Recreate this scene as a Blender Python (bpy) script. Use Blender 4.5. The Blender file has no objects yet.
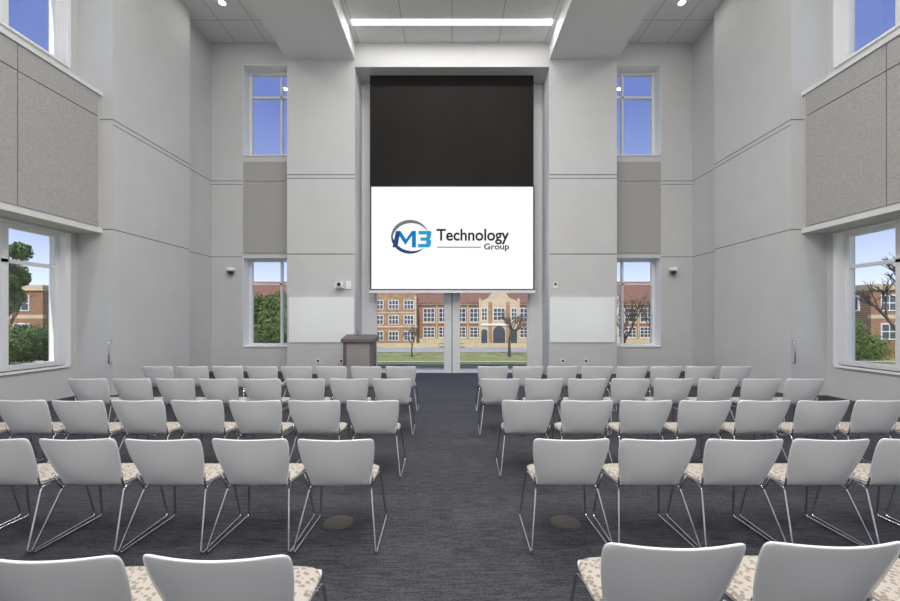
import bpy, bmesh, math, random
from mathutils import Vector, Matrix
random.seed(4)
S = bpy.context.scene
try:
    S.view_settings.view_transform = 'Standard'
    S.view_settings.look = 'None'
except Exception: pass

# ---------------------------------------------------------------- materials
def new_mat(name):
    m = bpy.data.materials.new(name); m.use_nodes = True
    nt = m.node_tree; b = nt.nodes['Principled BSDF']
    return m, nt, b
def mat(name, col, rough=0.6, metal=0.0, noise=0.0, nscale=5.0, bump=0.0, stretch=(1,1,1), spec=0.5, coat=0.0):
    m, nt, b = new_mat(name)
    b.inputs['Base Color'].default_value = (*col, 1)
    b.inputs['Roughness'].default_value = rough
    b.inputs['Metallic'].default_value = metal
    b.inputs['Specular IOR Level'].default_value = spec
    if coat:
        b.inputs['Coat Weight'].default_value = coat; b.inputs['Coat Roughness'].default_value = 0.12
    if noise or bump:
        tc = nt.nodes.new('ShaderNodeTexCoord'); mp = nt.nodes.new('ShaderNodeMapping')
        mp.inputs['Scale'].default_value = stretch
        n = nt.nodes.new('ShaderNodeTexNoise'); n.inputs['Scale'].default_value = nscale
        n.inputs['Detail'].default_value = 4
        nt.links.new(tc.outputs['Object'], mp.inputs['Vector']); nt.links.new(mp.outputs[0], n.inputs['Vector'])
        r = nt.nodes.new('ShaderNodeValToRGB')
        r.color_ramp.elements[0].position = 0.3; r.color_ramp.elements[1].position = 0.7
        r.color_ramp.elements[0].color = (*[c*(1-noise) for c in col], 1)
        r.color_ramp.elements[1].color = (*[min(1, c*(1+noise)) for c in col], 1)
        nt.links.new(n.outputs['Fac'], r.inputs[0]); nt.links.new(r.outputs[0], b.inputs['Base Color'])
        if bump:
            bp = nt.nodes.new('ShaderNodeBump'); bp.inputs['Strength'].default_value = bump
            bp.inputs['Distance'].default_value = 0.01
            nt.links.new(n.outputs['Fac'], bp.inputs['Height']); nt.links.new(bp.outputs[0], b.inputs['Normal'])
    return m
def emis(name, col, st):
    m, nt, b = new_mat(name)
    b.inputs['Base Color'].default_value = (0, 0, 0, 1)
    b.inputs['Specular IOR Level'].default_value = 0.1
    b.inputs['Emission Color'].default_value = (*col, 1)
    b.inputs['Emission Strength'].default_value = st
    return m

M_wall = mat('wall_paint', (0.61, 0.61, 0.61), 0.7, noise=0.02, nscale=2)
M_wallb = mat('wall_paint_light', (0.76, 0.76, 0.76), 0.6)
M_fab = mat('acoustic_fabric', (0.42, 0.41, 0.40), 0.95, noise=0.22, nscale=70, bump=0.3)
M_joint = mat('wall_joint', (0.13, 0.13, 0.13), 0.8)
M_white = mat('white_frame', (0.90, 0.90, 0.90), 0.4)
M_frame = mat('window_frame_alu', (0.82, 0.83, 0.84), 0.4)
M_board = mat('whiteboard_glass', (0.94, 0.96, 0.96), 0.04, coat=.8)
M_base = mat('baseboard_rubber', (0.10, 0.10, 0.105), 0.6)
M_chrome = mat('chrome', (0.64, 0.64, 0.66), 0.08, 1.0)
M_plast = mat('chair_plastic', (0.88, 0.88, 0.875), 0.26, coat=.4)
M_black = mat('black_drop', (0.014, 0.012, 0.011), 0.7, noise=0.2, nscale=0.8, spec=0.2)
M_dark = mat('dark_plastic', (0.03, 0.03, 0.035), 0.3)
M_wood = mat('lectern_laminate', (0.15, 0.13, 0.125), 0.5, noise=0.15, nscale=8, stretch=(1, 1, .1))
M_woodl = mat('lectern_side', (0.33, 0.31, 0.30), 0.5)
M_screen = emis('screen_white', (1, 1, 1), 1.0)
M_light = emis('led_diffuser', (1.0, 0.98, 0.95), 4.0)
M_brass = mat('floor_box_metal', (0.11, 0.10, 0.09), 0.45, 0.5)
M_grass = mat('lawn', (0.30, 0.34, 0.11), 0.95, noise=0.35, nscale=0.8)
M_conc = mat('concrete', (0.70, 0.66, 0.60), 0.9, noise=0.08, nscale=2)
M_roof = mat('clay_roof', (0.24, 0.12, 0.08), 0.9, noise=0.25, nscale=2)
M_tan = mat('tan_stone', (0.62, 0.50, 0.35), 0.9, noise=0.1, nscale=1.5)
M_tbrick = mat('tan_brick', (0.38, 0.235, 0.125), 0.9, noise=0.25, nscale=1.2)
M_bark = mat('bark', (0.10, 0.075, 0.06), 0.9, noise=0.3, nscale=6)
M_glassd = mat('dark_window_glass', (0.06, 0.075, 0.10), 0.1)
M_leaf = mat('evergreen_leaf', (0.12, 0.19, 0.04), 0.8, noise=0.65, nscale=3)

M_brick, nt, b = new_mat('red_brick')
tc = nt.nodes.new('ShaderNodeTexCoord'); br = nt.nodes.new('ShaderNodeTexBrick')
br.inputs['Color1'].default_value = (0.26, 0.12, 0.065, 1); br.inputs['Color2'].default_value = (0.34, 0.17, 0.09, 1)
br.inputs['Mortar'].default_value = (0.38, 0.27, 0.18, 1); br.inputs['Scale'].default_value = 2.0
mp = nt.nodes.new('ShaderNodeMapping'); mp.inputs['Rotation'].default_value = (math.radians(90), 0, 0)
nt.links.new(tc.outputs['Object'], mp.inputs[0]); nt.links.new(mp.outputs[0], br.inputs[0]); nt.links.new(br.outputs[0], b.inputs['Base Color'])
b.inputs['Roughness'].default_value = 0.9

# carpet
M_carpet, nt, b = new_mat('carpet')
tc = nt.nodes.new('ShaderNodeTexCoord')
mp = nt.nodes.new('ShaderNodeMapping'); mp.inputs['Scale'].default_value = (2.2, 24, 1)
mp2 = nt.nodes.new('ShaderNodeMapping'); mp2.inputs['Scale'].default_value = (1, 2.2, 1)
n1 = nt.nodes.new('ShaderNodeTexNoise'); n1.inputs['Scale'].default_value = 2.4; n1.inputs['Detail'].default_value = 8; n1.inputs['Roughness'].default_value = .75
n2 = nt.nodes.new('ShaderNodeTexNoise'); n2.inputs['Scale'].default_value = 48; n2.inputs['Detail'].default_value = 4; n2.inputs['Roughness'].default_value = .75
br = nt.nodes.new('ShaderNodeTexBrick'); br.inputs['Scale'].default_value = 1.0
br.inputs['Color1'].default_value = (0.35,)*3+(1,); br.inputs['Color2'].default_value = (0.60,)*3+(1,); br.inputs['Mortar'].default_value = (0.42,)*3+(1,)
br.inputs['Mortar Size'].default_value = 0.002; br.inputs['Brick Width'].default_value = 1.0; br.inputs['Row Height'].default_value = 0.25
ad = nt.nodes.new('ShaderNodeMath'); ad.operation = 'MULTIPLY_ADD'; ad.inputs[1].default_value = 0.24
ad2 = nt.nodes.new('ShaderNodeMath'); ad2.operation = 'MULTIPLY_ADD'; ad2.inputs[1].default_value = 0.9
r = nt.nodes.new('ShaderNodeValToRGB')
r.color_ramp.elements[0].position = 0.86; r.color_ramp.elements[0].color = (0.022, 0.023, 0.028, 1)
r.color_ramp.elements[1].position = 1.0
r.color_ramp.elements[1].color = (0.072, 0.074, 0.085, 1)
mul = nt.nodes.new('ShaderNodeMath'); mul.operation = 'MULTIPLY'; mul.inputs[1].default_value = 0.88
L = nt.links.new
L(tc.outputs['Object'], mp.inputs[0]); L(mp.outputs[0], n1.inputs['Vector']); L(tc.outputs['Object'], mp2.inputs[0]); L(mp2.outputs[0], n2.inputs['Vector']); L(tc.outputs['Object'], br.inputs['Vector'])
L(br.outputs['Color'], ad.inputs[0]); L(n1.outputs['Fac'], ad.inputs[2])
L(n2.outputs['Fac'], ad2.inputs[0]); L(ad.outputs[0], ad2.inputs[2]); L(ad2.outputs[0], mul.inputs[0]); L(mul.outputs[0], r.inputs[0]); L(r.outputs[0], b.inputs['Base Color'])
bp = nt.nodes.new('ShaderNodeBump'); bp.inputs['Strength'].default_value = 0.4; bp.inputs['Distance'].default_value = 0.005
L(n2.outputs['Fac'], bp.inputs['Height']); L(bp.outputs[0], b.inputs['Normal'])
b.inputs['Roughness'].default_value = 0.75; b.inputs['Specular IOR Level'].default_value = 0.3

# seat fabric
M_seat, nt, b = new_mat('seat_fabric')
tc = nt.nodes.new('ShaderNodeTexCoord'); v = nt.nodes.new('ShaderNodeTexVoronoi'); v.inputs['Scale'].default_value = 42
n = nt.nodes.new('ShaderNodeTexNoise'); n.inputs['Scale'].default_value = 48
mx = nt.nodes.new('ShaderNodeMath'); mx.operation = 'MULTIPLY_ADD'; mx.inputs[1].default_value = 0.6
r = nt.nodes.new('ShaderNodeValToRGB'); r.color_ramp.interpolation = 'CONSTANT'
e = r.color_ramp.elements; e[0].color = (0.25, 0.205, 0.165, 1); e[1].position = 0.52; e[1].color = (0.33, 0.28, 0.23, 1)
x = e.new(0.74); x.color = (0.50, 0.455, 0.40, 1)
nt.links.new(tc.outputs['Object'], v.inputs['Vector']); nt.links.new(tc.outputs['Object'], n.inputs['Vector'])
nt.links.new(n.outputs['Fac'], mx.inputs[0]); nt.links.new(v.outputs['Distance'], mx.inputs[2])
nt.links.new(mx.outputs[0], r.inputs[0]); nt.links.new(r.outputs[0], b.inputs['Base Color']); b.inputs['Roughness'].default_value = 0.9

def tile(name, w, h, off=(0, 0, 0)):
    m, nt, b = new_mat(name)
    tc = nt.nodes.new('ShaderNodeTexCoord'); br = nt.nodes.new('ShaderNodeTexBrick'); br.offset = 0.0
    mp = nt.nodes.new('ShaderNodeMapping'); mp.inputs['Location'].default_value = off
    br.inputs['Scale'].default_value = 1.0; br.inputs['Brick Width'].default_value = w; br.inputs['Row Height'].default_value = h
    br.inputs['Mortar Size'].default_value = 0.012; br.inputs['Color1'].default_value = (0.76, 0.76, 0.76, 1); br.inputs['Color2'].default_value = (0.77, 0.77, 0.77, 1)
    br.inputs['Mortar'].default_value = (0.46, 0.46, 0.46, 1)
    nt.links.new(tc.outputs['Object'], mp.inputs[0]); nt.links.new(mp.outputs[0], br.inputs['Vector'])
    nt.links.new(br.outputs[0], b.inputs['Base Color']); b.inputs['Roughness'].default_value = 0.9
    return m
M_tile = tile('ceiling_tile', .9, .9)
M_tile2 = tile('ceiling_tile_large', 1.3, 2.4)

M_glass = bpy.data.materials.new('window_glass'); M_glass.use_nodes = True
nt = M_glass.node_tree; nt.nodes.clear()
o = nt.nodes.new('ShaderNodeOutputMaterial'); mix = nt.nodes.new('ShaderNodeMixShader'); t = nt.nodes.new('ShaderNodeBsdfTransparent')
g = nt.nodes.new('ShaderNodeBsdfGlossy'); g.inputs['Roughness'].default_value = 0.02
t.inputs[0].default_value = (0.97, 0.98, 0.98, 1); mix.inputs[0].default_value = 0.04
nt.links.new(t.outputs[0], mix.inputs[1]); nt.links.new(g.outputs[0], mix.inputs[2]); nt.links.new(mix.outputs[0], o.inputs[0])

# ---------------------------------------------------------------- mesh builder
class MB:
    def __init__(s, name):
        s.name = name; s.bm = bmesh.new(); s.mats = []
    def mi(s, m):
        if m not in s.mats: s.mats.append(m)
        return s.mats.index(m)
    def box(s, x0, x1, y0, y1, z0, z1, m):
        if x0 > x1: x0, x1 = x1, x0
        if y0 > y1: y0, y1 = y1, y0
        v = [s.bm.verts.new(p) for p in ((x0,y0,z0),(x1,y0,z0),(x1,y1,z0),(x0,y1,z0),(x0,y0,z1),(x1,y0,z1),(x1,y1,z1),(x0,y1,z1))]
        k = s.mi(m)
        for f in ((0,3,2,1),(4,5,6,7),(0,1,5,4),(1,2,6,5),(2,3,7,6),(3,0,4,7)):
            s.bm.faces.new([v[i] for i in f]).material_index = k
        return s
    def prism(s, pts, axis, a0, a1, m):
        def P(p, a):
            return {'y': (p[0], a, p[1]), 'x': (a, p[0], p[1]), 'z': (p[0], p[1], a)}[axis]
        A = [s.bm.verts.new(P(p, a0)) for p in pts]; B = [s.bm.verts.new(P(p, a1)) for p in pts]
        k = s.mi(m); n = len(pts)
        s.bm.faces.new(A).material_index = k; s.bm.faces.new(B[::-1]).material_index = k
        for i in range(n):
            s.bm.faces.new([A[i], B[i], B[(i+1) % n], A[(i+1) % n]]).material_index = k
        return s
    def tube(s, pts, r, m, n=8, cap=True, r1=None):
        pts = [Vector(p) for p in pts]; k = s.mi(m); rings = []
        up = None
        for i, p in enumerate(pts):
            d = (pts[min(i+1, len(pts)-1)] - pts[max(i-1, 0)]).normalized()
            if up is None:
                up = Vector((0, 0, 1)) if abs(d.z) < .9 else Vector((1, 0, 0))
            a = d.cross(up).normalized(); up = a.cross(d).normalized()
            rr = r if r1 is None else r + (r1-r)*i/(len(pts)-1)
            rings.append([s.bm.verts.new(p + (a*math.cos(2*math.pi*j/n) + up*math.sin(2*math.pi*j/n))*rr) for j in range(n)])
        for i in range(len(rings)-1):
            for j in range(n):
                f = s.bm.faces.new([rings[i][j], rings[i][(j+1) % n], rings[i+1][(j+1) % n], rings[i+1][j]])
                f.material_index = k; f.smooth = True
        if cap:
            s.bm.faces.new(rings[0][::-1]).material_index = k; s.bm.faces.new(rings[-1]).material_index = k
        return s
    def add_mesh(s, me, m, smooth=True):
        k = s.mi(m); nf = len(s.bm.faces); s.bm.from_mesh(me); s.bm.faces.ensure_lookup_table()
        for i in range(nf, len(s.bm.faces)):
            s.bm.faces[i].material_index = k; s.bm.faces[i].smooth = smooth
        return s
    def mesh(s):
        bmesh.ops.recalc_face_normals(s.bm, faces=s.bm.faces)
        me = bpy.data.meshes.new(s.name); s.bm.to_mesh(me); s.bm.free()
        for m in s.mats: me.materials.append(m)
        return me
    def done(s, parent=None, loc=None):
        o = bpy.data.objects.new(s.name, s.mesh()); S.collection.objects.link(o)
        if parent: o.parent = parent
        if loc: o.location = loc
        return o
def empty(name, loc=(0, 0, 0)):
    e = bpy.data.objects.new(name, None); e.location = loc; S.collection.objects.link(e); return e

# ---------------------------------------------------------------- dimensions
H = 1.66; F = 400.0
YP, YB, YG = 11.2, 11.7, 12.1
XW, XPAN, XPIER, XCOR = 7.575, 7.11, 6.85, 7.05
Y1, Y2 = 8.08, 10.46
XO, XI = 4.62, 2.72
ZB, ZC, ZS = 8.89, 9.36, 9.70
YR = -4.0
TH = 0.35

MB('floor').box(-XW-TH, XW+TH, YR-.3, YG+.25, -.15, 0, M_carpet).done()
c = MB('ceiling')
c.box(-XW-TH, -XO, YR-.3, YB+.6, ZS, ZS+.2, M_tile).box(XO, XW+TH, YR-.3, YB+.6, ZS, ZS+.2, M_tile)
c.box(-XI-.02, XI+.02, YR, YP, ZC, ZC+.2, M_tile2)
c.done()
MB('ceiling_beam').box(-XO, -XI, YR, YP, ZB, ZS+.2, M_wallb).done()
MB('ceiling_beam').box(XO, XI, YR, YP, ZB, ZS+.2, M_wallb).done()
MB('roof_slab').box(-XW-TH, XW+TH, YR-.3, YG+.5, ZS+.2, ZS+.4, M_conc).done()

def cells(mb, axis, a0, a1, z0, z1, t0, t1, holes, m):
    As = sorted({a0, a1, *[h[0] for h in holes], *[h[1] for h in holes]})
    Zs = sorted({z0, z1, *[h[2] for h in holes], *[h[3] for h in holes]})
    for i in range(len(As)-1):
        for j in range(len(Zs)-1):
            ca = (As[i]+As[i+1])/2; cz = (Zs[j]+Zs[j+1])/2
            if any(h[0] < ca < h[1] and h[2] < cz < h[3] for h in holes): continue
            if axis == 'y': mb.box(t0, t1, As[i], As[i+1], Zs[j], Zs[j+1], m)
            else: mb.box(As[i], As[i+1], t0, t1, Zs[j], Zs[j+1], m)

LW = (.736, 3.33); UW = (6.63, 9.35)
nwin = 0
joint = MB('trim_1')
for sg, side in ((-1, 'left'), (1, 'right')):
    w = MB('wall_'+side)
    holes = [(3.4, 7.86, *LW), (-3.2, 2.2, *LW), (3.4, 7.86, *UW), (-3.2, 2.2, *UW)]
    cells(w, 'y', YR-.3, Y1, 0, ZS, sg*XW, sg*(XW+TH), holes, M_wall)
    w.box(sg*XPAN, sg*XW, YR, Y1, 3.37, 6.21, M_wall)
    w.box(sg*XPIER, sg*(XW+TH), Y1, Y2, 0, ZS, M_wall)
    w.box(sg*XCOR, sg*(XW+TH), Y2, YB, 0, ZS, M_wall)
    w.done()
    ap = MB('wall_panel_'+side)
    ys = [8.02, 6.52, 4.6, 2.7, .8, -1.1, -3.0]
    for a, b_ in zip(ys[1:], ys[:-1]):
        ap.box(sg*(XPAN-.03), sg*XPAN, a+.008, b_-.008, 3.50, 5.68, M_fab)
        ap.box(sg*(XPAN-.03), sg*XPAN, a+.008, b_-.008, 5.70, 6.12, M_fab)
    ap.done()
    MB('trim_2').box(sg*(XPAN-.05), sg*XPAN, YR, Y1, 3.37, 3.47, M_wallb).box(sg*(XPAN-.05), sg*XPAN, YR, Y1, 6.14, 6.22, M_wallb).done()
    MB('baseboard_'+side).box(sg*(XW-.015), sg*XW, YR, Y1, 0, .1, M_base).box(sg*(XPIER-.015), sg*XPIER, Y1-.015, Y2, 0, .1, M_base).box(sg*XPIER, sg*XW, Y1-.015, Y1, 0, .1, M_base).box(sg*(XCOR-.015), sg*XCOR, Y2, YB, 0, .1, M_base).done()
    for (y0, y1) in ((3.4, 7.86), (-3.2, 2.2)):
        for (z0, z1) in (LW, UW):
            nwin += 1
            wn = MB('window_%d' % nwin)
            xa, xb = sg*(XW+.14), sg*(XW+.24)
            wn.box(xa, xb, y0, y1, z0, z0+.09, M_frame).box(xa, xb, y0, y1, z1-.09, z1, M_frame)
            wn.box(xa, xb, y0, y0+.09, z0+.09, z1-.09, M_frame).box(xa, xb, y1-.09, y1, z0+.09, z1-.09, M_frame)
            wn.box(sg*XW, sg*(XW+.14), y1-.012, y1, z0, z1, M_white).box(sg*XW, sg*(XW+.14), y0, y1, z1-.012, z1, M_white)  # jamb and head liners whiter than the wall, daylight put into their paint
            yy = y1-.96
            while yy > y0+.3:
                wn.box(xa, xb, yy-.06, yy+.06, z0+.09, z1-.09, M_frame); yy -= .96
            zr = z0+(z1-z0)*.74
            wn.box(xa, xb, y0+.09, y1-.09, zr-.03, zr+.03, M_frame)
            wn.box(sg*(XW+.185), sg*(XW+.195), y0+.05, y1-.05, z0+.05, z1-.05, M_glass)
            wn.box(sg*(XW-.04), sg*(XW+.14), y0-.03, y1+.03, z0-.04, z0, M_white)
            wn.box(sg*(XW-.02), sg*XW, y1, y1+.07, z0, min(z1, 9.6), M_white)
            wn.done()
    w = MB('wall_bay_'+side)
    BH = (4.70, 6.11)
    hs = [(BH[0], BH[1], .81, 3.44), (BH[0], BH[1], 6.40, 9.06)]
    if sg < 0: hs = [(-h[1], -h[0], h[2], h[3]) for h in hs]
    a0, a1 = (XO-.1, XW+TH) if sg > 0 else (-XW-TH, -XO+.1)
    cells(w, 'x', a0, a1, 0, ZS, YB, YB+.5, hs, M_wall)
    w.done()
    MB('wall_panel_bay_'+side).box(sg*4.72, sg*6.09, YB-.03, YB, 3.56, 5.62, M_fab).box(sg*4.72, sg*6.09, YB-.03, YB, 5.66, 6.22, M_fab).done()
    MB('baseboard_bay_'+side).box(sg*XO, sg*XCOR, YB-.015, YB, 0, .1, M_base).done()
    for (z0, z1) in ((.81, 3.44), (6.40, 9.06)):
        nwin += 1
        wn = MB('window_%d' % nwin)
        x0, x1 = 4.70, 6.11; ya, yb = YB+.33, YB+.43
        for q in ((x0, x1, z0, z0+.09), (x0, x1, z1-.09, z1), (x0, x0+.09, z0+.09, z1-.09), (x1-.10, x1, z0+.09, z1-.09), (5.10, 5.16, z0+.09, z1-.09), (x0+.09, x1-.1, z0+(z1-z0)*.70, z0+(z1-z0)*.70+.06)):
            wn.box(sg*q[0], sg*q[1], ya, yb, q[2], q[3], M_frame)
        wn.box(sg*(x1-.015), sg*x1, YB-.01, ya, z0, z1, M_white).box(sg*x0, sg*x1, YB-.01, ya, z1-.015, z1, M_white)  # bay reveal liners painted brighter to stand in for light on the jambs
        wn.box(sg*(x0+.05), sg*(x1-.05), YB+.375, YB+.385, z0+.05, z1-.05, M_glass)
        wn.box(sg*(x0), sg*(x1), YB-.03, YB+.33, z0, z0+.03, M_white)
        wn.done()
    w = MB('wall_pilaster_'+side)
    w.box(sg*XI, sg*XO, YP, YG+.5, 0, ZS, M_wall)
    w.done()
    MB('baseboard_pilaster_'+side).box(sg*XI, sg*XO, YP-.015, YP, 0, .1, M_base).done()
    for z in (5.66, 3.44):
        joint.box(sg*(XPIER-.003), sg*XPIER, Y1, Y2, z, z+.018, M_joint)
        joint.box(sg*XPIER, sg*XPAN, Y1-.003, Y1, z, z+.018, M_joint)
        joint.box(sg*(XCOR-.003), sg*XCOR, Y2, YB, z, z+.018, M_joint)
        joint.box(sg*6.13, sg*XCOR, YB-.003, YB, z, z+.018, M_joint)
        joint.box(sg*XI, sg*XO, YP-.003, YP, z, z+.024, M_joint)
    joint.box(sg*XI, sg*XO, YP-.003, YP, 5.56, 5.578, M_joint)
    joint.box(sg*(XPIER-.003), sg*XPIER, Y1, Y2, 5.56, 5.575, M_joint)
    joint.box(sg*6.13, sg*XCOR, YB-.003, YB, 5.56, 5.575, M_joint)
joint.done()
MB('wall_header').box(-XI, XI, YP, YG+.5, 8.69, ZS, M_wall).done()
MB('wall_back').box(-XW-TH, XW+TH, YR-.3, YR, 0, ZS, M_wallb).done()
d = MB('door_1'); d.box(-1.0, 1.0, YR+.001, YR+.05, 0, 2.3, M_wood).box(-1.06, -1.0, YR+.001, YR+.07, 0, 2.36, M_white).box(1.0, 1.06, YR+.001, YR+.07, 0, 2.36, M_white).box(-1.0, 1.0, YR+.001, YR+.07, 2.3, 2.36, M_white).box(-.01, .01, YR+.05, YR+.055, 0, 2.3, M_dark); d.done()
cw = MB('window_curtain')
cw.box(-XI, -2.33, YG-.05, YG+.15, 0, 8.69, M_wallb).box(XI, 2.33, YG-.05, YG+.15, 0, 8.69, M_wallb)
cw.box(-.19, .19, YG-.03, YG+.13, 0, 8.69, M_frame)
cw.box(-.012, .012, YG-.035, YG-.03, 0, 8.69, M_joint)
for a, b_ in ((-2.33, -.19), (.19, 2.33)):
    for z in (0, 3.0, 5.8, 8.6):
        cw.box(a, b_, YG, YG+.1, z, z+.09, M_frame)
    cw.box(a, a+.05, YG, YG+.1, 0.09, 8.6, M_frame); cw.box(b_-.05, b_, YG, YG+.1, .09, 8.6, M_frame)
    cw.box(a+.02, b_-.02, YG+.04, YG+.05, .05, 8.65, M_glass)
cw.done()

# ---------------------------------------------------------------- screen
YS = 11.6; s = F/YS
def px(x): return (x-452)/s
def pz(y): return H+(318-y)/s
scr = empty('projection_screen', (0, YS, 0))
sc = MB('black_drop'); sc.box(px(370), px(533.5), -.01, .01, pz(186), 8.69, M_black); sc.done(scr)
sc = MB('screen_border'); sc.box(px(370), px(534.5), -.006, .012, pz(290.5), pz(185.5), M_dark); sc.box(px(369), px(535.5), -.03, .03, pz(293), pz(290.3), M_frame); sc.done(scr)
sc = MB('screen_surface'); sc.box(px(371.5), px(533), -.012, -.006, pz(289), pz(187), M_screen); sc.done(scr)
def lm(name, c): return emis(name, c, 1.0)
M_tx = lm('logo_black', (0.02, 0.02, 0.02)); M_gr = lm('logo_grey', (0.16, 0.18, 0.20)); M_bl = lm('logo_blue', (0.0, 0.20, 0.55)); M_nb = lm('logo_navy', (0.02, 0.06, 0.20)); M_cy = lm('logo_cyan', (0.02, 0.33, 0.62))
def text(t, x0, x1, y0, y1, m, name, off=0.02, yy=-.014):
    cu = bpy.data.curves.new(name, 'FONT'); cu.body = t; cu.size = 1; cu.offset = off; cu.extrude = 0
    ob = bpy.data.objects.new(name, cu); S.collection.objects.link(ob)
    bpy.context.view_layer.update()
    me = bpy.data.meshes.new_from_object(ob.evaluated_get(bpy.context.evaluated_depsgraph_get()))
    bpy.data.objects.remove(ob)
    xs = [v.co.x for v in me.vertices]; ys_ = [v.co.y for v in me.vertices]
    ax, bx, ay, by = min(xs), max(xs), min(ys_), max(ys_)
    for v in me.vertices:
        v.co = Vector((px(x0)+(v.co.x-ax)/(bx-ax)*(px(x1)-px(x0)), yy, pz(y1)+(v.co.y-ay)/(by-ay)*(pz(y0)-pz(y1))))
    me.materials.clear(); me.materials.append(m)
    o = bpy.data.objects.new(name, me); S.collection.objects.link(o); o.parent = scr
text('Technology', 436.5, 509, 229, 244.5, M_tx, 'logo_word', .020)
text('Group', 484, 509, 243.5, 251.5, M_tx, 'logo_subword', .020)
lg = MB('logo_m')
def poly(pts, m, yy=-.0145):
    vs = [lg.bm.verts.new((px(p[0]), yy, pz(p[1]))) for p in pts]; lg.bm.faces.new(vs).material_index = lg.mi(m)
poly([(392.5,247.5),(396,231),(400.5,231),(397.5,247.5)], M_nb)
poly([(396,231),(400.5,231),(406.5,240),(405.5,245)], M_bl)
poly([(405.5,245),(406.2,239),(412,231),(415.5,231)], M_bl)
poly([(412,231),(416,231),(416,247.5),(411.9,247.5)], M_bl)
poly([(418.5,231),(430.5,231),(429.5,234.6),(418.5,234.6)], M_cy)
poly([(427.3,231),(430.5,231),(431.6,232.4),(430.8,237.8),(429.6,239.2),(426.2,239.2)], M_cy)
poly([(420.5,237.5),(429.5,237.5),(429.5,240.9),(420.5,240.9)], M_cy)
poly([(426.6,239.2),(429.8,239.2),(431.4,241),(430.6,246),(428.8,247.5),(425.6,247.5)], M_cy)
poly([(418,244),(428.8,244),(428.8,247.5),(418,247.5)], M_cy)
poly([(437, 246.8), (481, 246.8), (481, 247.8), (437, 247.8)], M_gr)
def cres(cx, cy, r, a0, a1, w, m, rot=0):
    N = 28; out = []; inn = []
    for i in range(N+1):
        t_ = i/N; a = math.radians(a0+(a1-a0)*t_); ww = w*math.sin(math.pi*t_)**.8+.15
        out.append((cx+r*1.02*math.cos(a), cy-r*.92*math.sin(a))); inn.append((cx+(r-ww)*1.02*math.cos(a), cy-(r-ww)*.92*math.sin(a)))
    for i in range(N): poly([out[i], out[i+1], inn[i+1], inn[i]], m, -.0142)
cres(410, 237, 18.5, 20, 200, 3.6, M_gr)
cres(410, 237, 18.3, 165, 318, 3.4, M_nb)
lg.done(scr)

# ---------------------------------------------------------------- light fixtures
def area(name, loc, sx, sy, p, parent=None, col=(1, .98, .955)):
    l = bpy.data.lights.new(name, 'AREA'); l.shape = 'RECTANGLE'; l.size = sx; l.size_y = sy; l.energy = p; l.color = col
    o = bpy.data.objects.new(name, l); o.location = loc; S.collection.objects.link(o)
    if parent: o.parent = parent
    return o
for y, pw in ((10.4, 55), (7.4, 130), (4.4, 185), (1.4, 240), (-1.6, 330)):
    e = empty('linear_ceiling_light', (0, y, ZC))
    MB('diffuser').box(-2.6, 2.6, -.085, .085, -.02, -.001, M_light).done(e)
    area('lamp', (0, 0, -.03), 5.1, .15, pw, e)
for sg in (-1, 1):
    for y, pw in ((10.18, 10), (7.4, 25), (4.4, 42), (1.4, 62), (-1.6, 80)):
        e = empty('recessed_downlight', (sg*5.85, y, ZS))
        m = MB('trim_ring')
        ring = [(.11*math.cos(a*math.pi/8), .11*math.sin(a*math.pi/8)) for a in range(16)]
        m.prism(ring, 'z', -.015, -.001, M_white); m.prism([(p[0]*.8, p[1]*.8) for p in ring], 'z', -.02, -.015, M_light); m.done(e)
        l = area('lamp', (0, 0, -.03), .2, .2, pw, e); l.data.shape = 'DISK'

# ---------------------------------------------------------------- chair
def eval_mesh(me, mods):
    ob = bpy.data.objects.new('tmp', me); S.collection.objects.link(ob)
    for t_, kw in mods:
        md = ob.modifiers.new(t_, t_)
        for k, v_ in kw.items(): setattr(md, k, v_)
    bpy.context.view_layer.update()
    r_ = bpy.data.meshes.new_from_object(ob.evaluated_get(bpy.context.evaluated_depsgraph_get()))
    bpy.data.objects.remove(ob); return r_
def grid_mesh(rows):
    bm = bmesh.new(); V = [[bm.verts.new(p) for p in r_] for r_ in rows]
    for i in range(len(V)-1):
        for j in range(len(V[0])-1): bm.faces.new([V[i][j], V[i][j+1], V[i+1][j+1], V[i+1][j]])
    me = bpy.data.meshes.new('g'); bm.to_mesh(me); bm.free(); return me
prof = [(-.080,.812,.246,.030),(-.078,.806,.262,.032),(-.074,.788,.275,.034),(-.060,.74,.275,.038),(-.037,.66,.266,.042),(-.012,.58,.251,.046),(.014,.515,.234,.044),(.042,.462,.217,.032),(.085,.430,.212,.0),(.16,.420,.228,0),(.28,.418,.236,0),(.40,.428,.236,0),(.465,.430,.222,0),(.49,.415,.205,0)]
rows = []
for i, (y, z, w, cy) in enumerate(prof):
    r_ = []
    for j in range(11):
        u = -1+2*j/10
        dz = (-.004*abs(u)**4, -.002*abs(u)**4)[i] if i < 2 else 0
        if i < 3: dz += .006*u*u
        if i > 8: dz = .010*u*u
        r_.append((u*w, y+cy*u*u*1.3, z+dz))
    rows.append(r_)
shell = eval_mesh(grid_mesh(rows), [('SOLIDIFY', dict(thickness=.012, offset=0)), ('SUBSURF', dict(levels=1))])
bm = bmesh.new(); nx, ny = 8, 8; top = []; bot = []
for i in range(ny+1):
    for j in range(nx+1):
        u = -1+2*j/nx; v_ = -1+2*i/ny
        k = 1-.10*(abs(u)**4*abs(v_)**4)*1.6
        w = .240+.004*(v_); x = u*w*k; y = .275+v_*.21*k
        e_ = max(abs(u), abs(v_))
        top.append(bm.verts.new((x, y, .466-.012*e_**4-.006*(1-v_*v_)))); bot.append(bm.verts.new((x*.98, y, .434)))
N = nx+1
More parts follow.
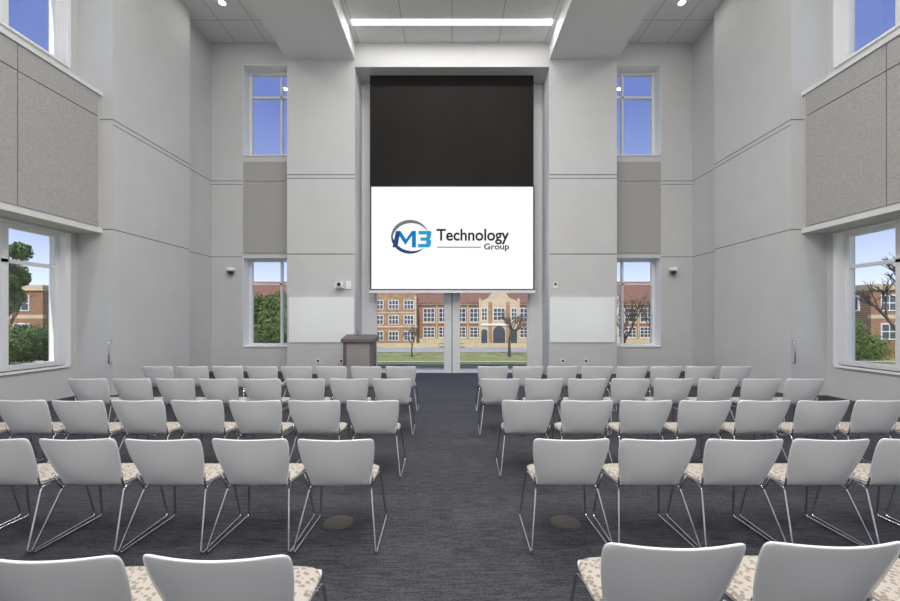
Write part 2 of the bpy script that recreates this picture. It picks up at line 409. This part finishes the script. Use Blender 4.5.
for i in range(ny):
    for j in range(nx):
        a = i*N+j
        bm.faces.new([top[a], top[a+1], top[a+N+1], top[a+N]]); bm.faces.new([bot[a], bot[a+N], bot[a+N+1], bot[a+1]])
edge = [j for j in range(N)]+[i*N+nx for i in range(1, N)]+[ny*N+j for j in range(nx-1, -1, -1)]+[i*N for i in range(ny-1, 0, -1)]
for a, b_ in zip(edge, edge[1:]+edge[:1]): bm.faces.new([top[a], bot[a], bot[b_], top[b_]])
me = bpy.data.meshes.new('c'); bm.to_mesh(me); bm.free()
cush = eval_mesh(me, [('SUBSURF', dict(levels=1))])
def fillet(pts, r, n=5):
    pts = [Vector(p) for p in pts]; out = [pts[0]]
    for a, b_, c_ in zip(pts, pts[1:], pts[2:]):
        d1 = (a-b_).normalized(); d2 = (c_-b_).normalized()
        p0 = b_+d1*r; p1 = b_+d2*r
        for i in range(n+1):
            t_ = i/n; out.append(p0*(1-t_)**2+b_*2*t_*(1-t_)+p1*t_*t_)
    out.append(pts[-1]); return out
ch = MB('stacking_chair')
ch.add_mesh(shell, M_plast); ch.add_mesh(cush, M_seat)
for sg in (-1, 1):
    p = [(sg*.20, .30, .408), (sg*.226, .10, .411), (sg*.290, -.065, .011), (sg*.275, .49, .011), (sg*.234, .42, .408), (sg*.20, .26, .408)]
    ch.tube(fillet(p, .03), .0082, M_chrome, 8)
    ch.tube([(sg*.226, .10, .40), (sg*.236, .07, .46), (sg*.246, .052, .53)], .007, M_chrome, 6)
ch.tube([(-.215, .16, .404), (.215, .16, .404)], .008, M_chrome, 6)
ch.tube([(-.215, .36, .406), (.215, .36, .406)], .008, M_chrome, 6)
chair_me = ch.mesh()
def chair(x, y, r=0):
    o = bpy.data.objects.new('stacking_chair', chair_me); o.location = (x, y, 0); o.rotation_euler = (0, 0, math.radians(r)); S.collection.objects.link(o)
P = .61
def row(y, x0l, x0r, n, yl=None, pl=P, pr=P):
    for k in range(n):
        chair(-(x0l+pl*k), (yl or y)+.05+random.uniform(-.01, .01), random.uniform(-.6, .6))
        chair((x0r+pr*k), y+.05+random.uniform(-.01, .01), random.uniform(-.6, .6))
row(1.50, .85, .845, 5, yl=1.43)
row(2.80, .82, .845, 8)
row(4.12, .82, .79, 8)
row(5.59, .84, .68, 8)
row(7.0, .90, .72, 8)

# ---------------------------------------------------------------- lectern
e = empty('lectern', (-2.40, 10.45, 0))
b_ = MB('body'); b_.box(-.36, .36, -.22, .22, .04, 1.02, M_woodl).box(-.38, -.30, -.24, .24, 0, 1.04, M_wood).box(.30, .38, -.24, .24, 0, 1.04, M_wood).box(-.38, .38, -.24, .24, 0, .06, M_wood); b_.done(e)
b_ = MB('sloped_top'); b_.prism([(-.28, 1.04), (.30, 1.04), (.30, 1.22), (-.28, 1.12)], 'x', -.43, .43, M_wood); b_.done(e)
b_ = MB('microphone'); b_.tube([(-.1, .15, 1.19), (-.1, .12, 1.30), (-.1, .02, 1.36)], .006, M_dark, 6); b_.done(e)

# ---------------------------------------------------------------- wall fittings
for sg in (-1, 1):
    o = MB('whiteboard'); o.box(sg*2.74, sg*4.56, YP-.03, YP-.001, .98, 2.24, M_board).box(sg*2.74, sg*4.56, YP-.032, YP-.028, 2.225, 2.25, M_frame); o.done()
    sph = bpy.data.meshes.new('s'); bm = bmesh.new(); bmesh.ops.create_uvsphere(bm, u_segments=16, v_segments=8, radius=.085); bm.to_mesh(sph); bm.free()
    o = MB('security_camera'); o.tube([(0, 0, 0), (0, -.10, 0)], .05, M_white, 12); o.tube([(0, -.12, .09), (0, -.12, -.01)], .11, M_white, 16)
    for v_ in sph.vertices: v_.co += Vector((0, -.12, -.02))
    o.add_mesh(sph, M_dark); o.done(loc=(sg*6.41, YB, 3.02))
    o = MB('wall_outlet')
    for xx in (3.1, 3.75): o.box(sg*xx-.06, sg*xx+.06, YP-.012, YP-.001, .40, .52, M_frame).box(sg*xx-.03, sg*xx+.03, YP-.014, YP-.012, .43, .49, M_dark)
    o.done()
    o = MB('door_pull'); o.tube([(0, 0, .0), (0, -.06, 0), (0, -.06, .45), (0, 0, .45)], .012, M_chrome, 8); o.done(loc=(sg*6.88, Y1-.001, .75))
o = MB('ptz_camera'); o.box(-.13, .13, -.14, 0, -.03, .0, M_white).box(-.10, .10, -.16, -.02, 0, .13, M_white).tube([(.0, -.15, .07), (0, -.20, .07)], .05, M_dark, 14); o.box(.16, .30, -.03, 0, -.05, .17, M_white); o.done(loc=(-3.12, YP, 2.52))
MB('thermostat').box(2.84, 2.95, YP-.02, YP-.001, 2.5, 2.66, M_white).box(2.86, 2.93, YP-.022, YP-.02, 2.57, 2.64, M_dark).done()
MB('light_switch').box(-2.95, -2.81, YP-.045, YP-.03, 1.10, 1.25, M_white).box(-2.92, -2.88, YP-.047, YP-.045, 1.14, 1.21, M_frame).done()
for sx in (-.92, .92):
    o = MB('floor_box')
    C = [(math.cos(a*math.pi/16), math.sin(a*math.pi/16)) for a in range(32)]
    o.prism([(p[0]*.12, p[1]*.12) for p in C], 'z', 0, .004, M_brass); o.prism([(p[0]*.10, p[1]*.10) for p in C], 'z', .004, .006, M_brass)
    o.done(loc=(sx, 3.24, 0))

# ---------------------------------------------------------------- exterior
def gz(y):
    if y < 14: return -.16
    if y < 46: return -.16-(y-14)/32*2.84
    return -3.0
bm = bmesh.new(); ysl = [-25, 5, 14, 18, 24, 30, 36, 42, 46, 60, 90, 160]; xsl = [-140, -70, -30, 0, 30, 70, 140]
V = [[bm.verts.new((x, y, gz(y))) for x in xsl] for y in ysl]
for i in range(len(ysl)-1):
    for j in range(len(xsl)-1): bm.faces.new([V[i][j], V[i][j+1], V[i+1][j+1], V[i+1][j]])
me = bpy.data.meshes.new('lawn'); bm.to_mesh(me); bm.free(); me.materials.append(M_grass)
S.collection.objects.link(bpy.data.objects.new('ground_lawn', me))
def strip(name, x0, x1, y0, y1, m):
    bm = bmesh.new()
    yy = sorted({y0, y1, *[q for q in ysl if y0 < q < y1]})
    V = [[bm.verts.new((x, y, gz(y)+.04)) for x in (x0, x1)] for y in yy]
    for i in range(len(yy)-1): bm.faces.new([V[i][0], V[i][1], V[i+1][1], V[i+1][0]])
    me = bpy.data.meshes.new(name); bm.to_mesh(me); bm.free(); me.materials.append(m)
    S.collection.objects.link(bpy.data.objects.new(name, me))
strip('path_terrace', -9, 9, 12.8, 14.6, M_conc)
strip('path_crossing', -60, 60, 25.6, 28.5, M_conc)
strip('road', -130, 130, 54, 61, mat('asphalt', (.45, .45, .46), .9))
strip('path_front', -60, 60, 66, 69.5, M_conc)

def facade_window(mb, xc, z0, w, h, y, nx=2, nz=3, fm=None):
    mb.box(xc-w/2, xc+w/2, y-.12, y, z0, z0+h, fm or M_white)
    pw = (w-.12)/nx; ph = (h-.12)/nz
    for i in range(nx):
        for j in range(nz):
            mb.box(xc-w/2+.06+i*pw+.05, xc-w/2+.06+(i+1)*pw-.05, y-.14, y-.12, z0+.06+j*ph+.05, z0+.06+(j+1)*ph-.05, M_glassd)
YF = 75; sb = MB('school_building'); g0 = -3.0
sb.box(-45, 45, YF, YF+16, g0, 4.1, M_brick)
sb.box(-45.3, 45.3, YF-.3, YF+16.3, 4.1, 4.5, M_tan)
sb.prism([(YF-.6, 4.5), (YF+8, 9.2), (YF+16.6, 4.5)], 'x', -45.5, 45.5, M_roof)
sb.box(-45.1, 45.1, YF-.1, YF, g0, g0+.8, M_tan)
x = -42
while x < 43:
    if not (-15.5 < x < -5.2) and not (4.6 < x < 12.6):
        facade_window(sb, x, -2.0, 2.2, 2.0, YF, 3, 3); facade_window(sb, x, .9, 2.2, 2.6, YF, 3, 3)
        sb.box(x-1.25, x+1.25, YF-.16, YF, .62, .88, M_tan); sb.box(x-1.25, x+1.25, YF-.16, YF, -2.25, -2.0, M_tan)
        sb.box(x+1.35, x+1.55, YF-.2, YF, g0+.8, 4.1, M_tan)
    x += 2.9
def wing(xa, xb, top, peak):
    yw = YF-3
    sb.box(xa, xb, yw, YF+2, g0, top, M_tbrick)
    sb.prism([(xa, top), (xb, top), ((xa+xb)/2, peak)], 'y', yw, YF+6, M_tbrick)
    sb.box(xa-.2, xb+.2, yw-.15, yw, -.05, .25, M_tan)
    n_ = 3; st = (xb-xa)/n_
    for i in range(n_):
        for zz, hh in ((-2.4, 1.7), (.5, 1.7), (3.2, 1.7)):
            facade_window(sb, xa+st*(i+.5), zz, st*.66, hh, yw, 3, 2, M_white)
    sb.box(xa, xa+.35, yw-.1, yw, g0, top, M_tan); sb.box(xb-.35, xb, yw-.1, yw, g0, top, M_tan)
    for zz in (2.5,): sb.box(xa+.3, xb-.3, yw-.08, yw, zz, zz+.2, M_tan)
wing(-14.6, -6.4, 5.6, 9.2)
wing(22, 30, 5.6, 9.2)
yw = YF-2; sb.box(5.2, 12.0, yw, YF+2, g0, 4.6, M_tan)
sb.prism([(5.0, 4.6), (12.2, 4.6), (10.4, 5.4), (9.6, 6.6), (7.6, 6.6), (6.8, 5.4)], 'y', yw, YF+4, M_tan)
for cxx in (5.9, 8.6, 11.3):
    w = 1.1 if cxx != 8.6 else 2.2
    ar = [(cxx-w/2, g0), (cxx+w/2, g0)]+[(cxx+w/2*math.cos(math.radians(a)), -.9+w/2*math.sin(math.radians(a))) for a in range(0, 181, 20)]
    sb.prism(ar, 'y', yw-.05, yw, M_glassd)
    facade_window(sb, cxx, 1.2, w*1.0, 2.3, yw, 3 if w > 2 else 2, 3)
sb.box(5.0, 12.2, yw-.2, yw, .3, .6, M_white)
for xx in (7.0, 10.2): sb.box(xx-.35, xx+.35, yw-.1, yw, g0, 4.6, M_tbrick)
sb.box(4.9, 5.3, yw-.3, yw, g0, 5.2, M_tan); sb.box(11.9, 12.3, yw-.3, yw, g0, 5.2, M_tan)
sb.done()
lw = MB('low_garden_wall'); lw.box(2, 30, 62.5, 62.9, -3, -2.3, M_tan); lw.box(-30, -2, 62.5, 62.9, -3, -2.3, M_tan); lw.done()

def side_building(name, x0, x1, y0, y1, z1):
    sbb = MB(name); g_ = -3.2
    sbb.box(x0, x1, y0, y1, g_, z1, M_brick); sbb.box(x0-.2, x1+.2, y0-.2, y1+.2, z1, z1+.6, M_tan)
    sbb.box(x0-.05, x1+.05, y0-.05, y0+.3, 1.6, 2.0, M_tan)
    x_ = x0+1.8
    while x_ < x1-1:
        for zz in (-.6, 2.4): facade_window(sbb, x_, zz, 1.7, 1.7, y0, 2, 2)
        x_ += 3
    xin = x0 if abs(x0) < abs(x1) else x1; sgn = 1 if xin == x0 else -1
    y_ = y0+2
    while y_ < y1-1:
        for zz in (-.6, 2.4): sbb.box(xin-sgn*.12, xin, y_-.85, y_+.85, zz, zz+1.7, M_white); sbb.box(xin-sgn*.14, xin-sgn*.12, y_-.7, y_+.7, zz+.15, zz+1.55, M_glassd)
        y_ += 3
    sbb.done()
side_building('brick_building', -72, -44, 43, 62, 4.6)
side_building('brick_building', 44, 74, 42, 60, 4.6)

def bare_tree(x, y, h, seed, r=.22):
    rnd = random.Random(seed); t_ = MB('bare_tree')
    def br_(p, d, l, rr, lv):
        q = p+d*l; mid = p+d*l*.5+Vector((rnd.uniform(-1, 1), rnd.uniform(-1, 1), 0))*l*.05
        t_.tube([p, mid, q], rr, M_bark, 5, cap=False, r1=rr*.62)
        if lv == 0: return
        for k in range(3 if lv > 1 else 4):
            nd = (d+Vector((rnd.uniform(-1, 1), rnd.uniform(-1, 1), rnd.uniform(-.2, .6)))*.75).normalized()
            br_(p+d*l*rnd.uniform(.6, 1.0), nd, l*rnd.uniform(.6, .8), rr*.58, lv-1)
    br_(Vector((0, 0, 0)), Vector((0, 0, 1)), h*.32, r, 5)
    t_.done(loc=(x, y, gz(y)-.05))
def leafy_tree(x, y, h, w, seed, name, m, trunk=.5):
    rnd = random.Random(seed); t_ = MB(name)
    t_.tube([(0, 0, 0), (0.05, 0, h*.5)], .14, M_bark, 7)
    blobs = [(Vector((rnd.uniform(-.5, .5)*w, rnd.uniform(-.5, .5)*w, rnd.uniform(trunk, h*.85))), rnd.uniform(.28, .45)*w) for _ in range(16)]
    k = t_.mi(m)
    for c_, rr in blobs:
        for _ in range(800):
            dd = Vector((rnd.gauss(0, 1), rnd.gauss(0, 1), rnd.gauss(0, 1))).normalized()
            p = c_+dd*rr*rnd.uniform(.55, 1.0)
            if p.z < .15: continue
            a = Vector((rnd.gauss(0, 1), rnd.gauss(0, 1), rnd.gauss(0, 1))).normalized(); b2 = a.cross(dd)
            if b2.length < .01: continue
            b2.normalize(); z_ = .08
            f = t_.bm.faces.new([t_.bm.verts.new(p+a*z_), t_.bm.verts.new(p+b2*z_*.6), t_.bm.verts.new(p-a*z_), t_.bm.verts.new(p-b2*z_*.6)]); f.material_index = k
    t_.done(loc=(x, y, gz(y)-.05))
leafy_tree(-10.4, 22.6, 4.3, 2.4, 1, 'evergreen_tree', M_leaf)
leafy_tree(-24.5, 22.0, 1.9, 2.6, 2, 'evergreen_tree', M_leaf)
leafy_tree(-21.0, 18.5, 7.0, 1.2, 3, 'evergreen_tree', M_leaf)
leafy_tree(33.5, 33.0, 3.2, 3.0, 8, 'evergreen_tree', M_leaf)
bare_tree(-4.8, 48, 4.5, 21, .12)
bare_tree(6.9, 48, 7.5, 11, .22); bare_tree(13.6, 31.5, 7, 12, .16); bare_tree(18.5, 37, 8, 13, .18); bare_tree(-17, 40, 8, 14, .2)
bare_tree(27, 24, 8, 16); bare_tree(-37, 33, 8, 17, .18); bare_tree(25, 48, 8, 18)

# ---------------------------------------------------------------- sun, sky
l = bpy.data.lights.new('sun', 'SUN'); l.energy = 3.8; l.angle = .01; l.color = (1, .94, .84)
o = bpy.data.objects.new('sun', l); S.collection.objects.link(o)
o.rotation_euler = Vector((.10, 1, -1.1)).to_track_quat('-Z', 'Y').to_euler()
W = bpy.data.worlds.new('sky'); S.world = W; W.use_nodes = True; nt = W.node_tree
bg = nt.nodes['Background']; tc = nt.nodes.new('ShaderNodeTexCoord'); sp = nt.nodes.new('ShaderNodeSeparateXYZ'); r = nt.nodes.new('ShaderNodeValToRGB')
nt.links.new(tc.outputs['Generated'], sp.inputs[0]); nt.links.new(sp.outputs['Z'], r.inputs[0]); nt.links.new(r.outputs[0], bg.inputs[0])
e = r.color_ramp.elements; e[0].position = 0; e[0].color = (.80, .86, .95, 1); e[1].position = 1; e[1].color = (.14, .18, .42, 1)
x = e.new(.08); x.color = (.55, .64, .85, 1); x = e.new(.20); x.color = (.27, .35, .64, 1); x = e.new(.45); x.color = (.125, .175, .44, 1)
bg.inputs[1].default_value = 1.5

# ---------------------------------------------------------------- camera
cam = bpy.data.cameras.new('camera'); cam.sensor_width = 36; cam.lens = 16; cam.shift_x = -2/900; cam.shift_y = 17.5/900; cam.clip_end = 500
o = bpy.data.objects.new('camera', cam); o.location = (0, 0, H); o.rotation_euler = (math.radians(90), 0, 0); S.collection.objects.link(o)
S.camera = o
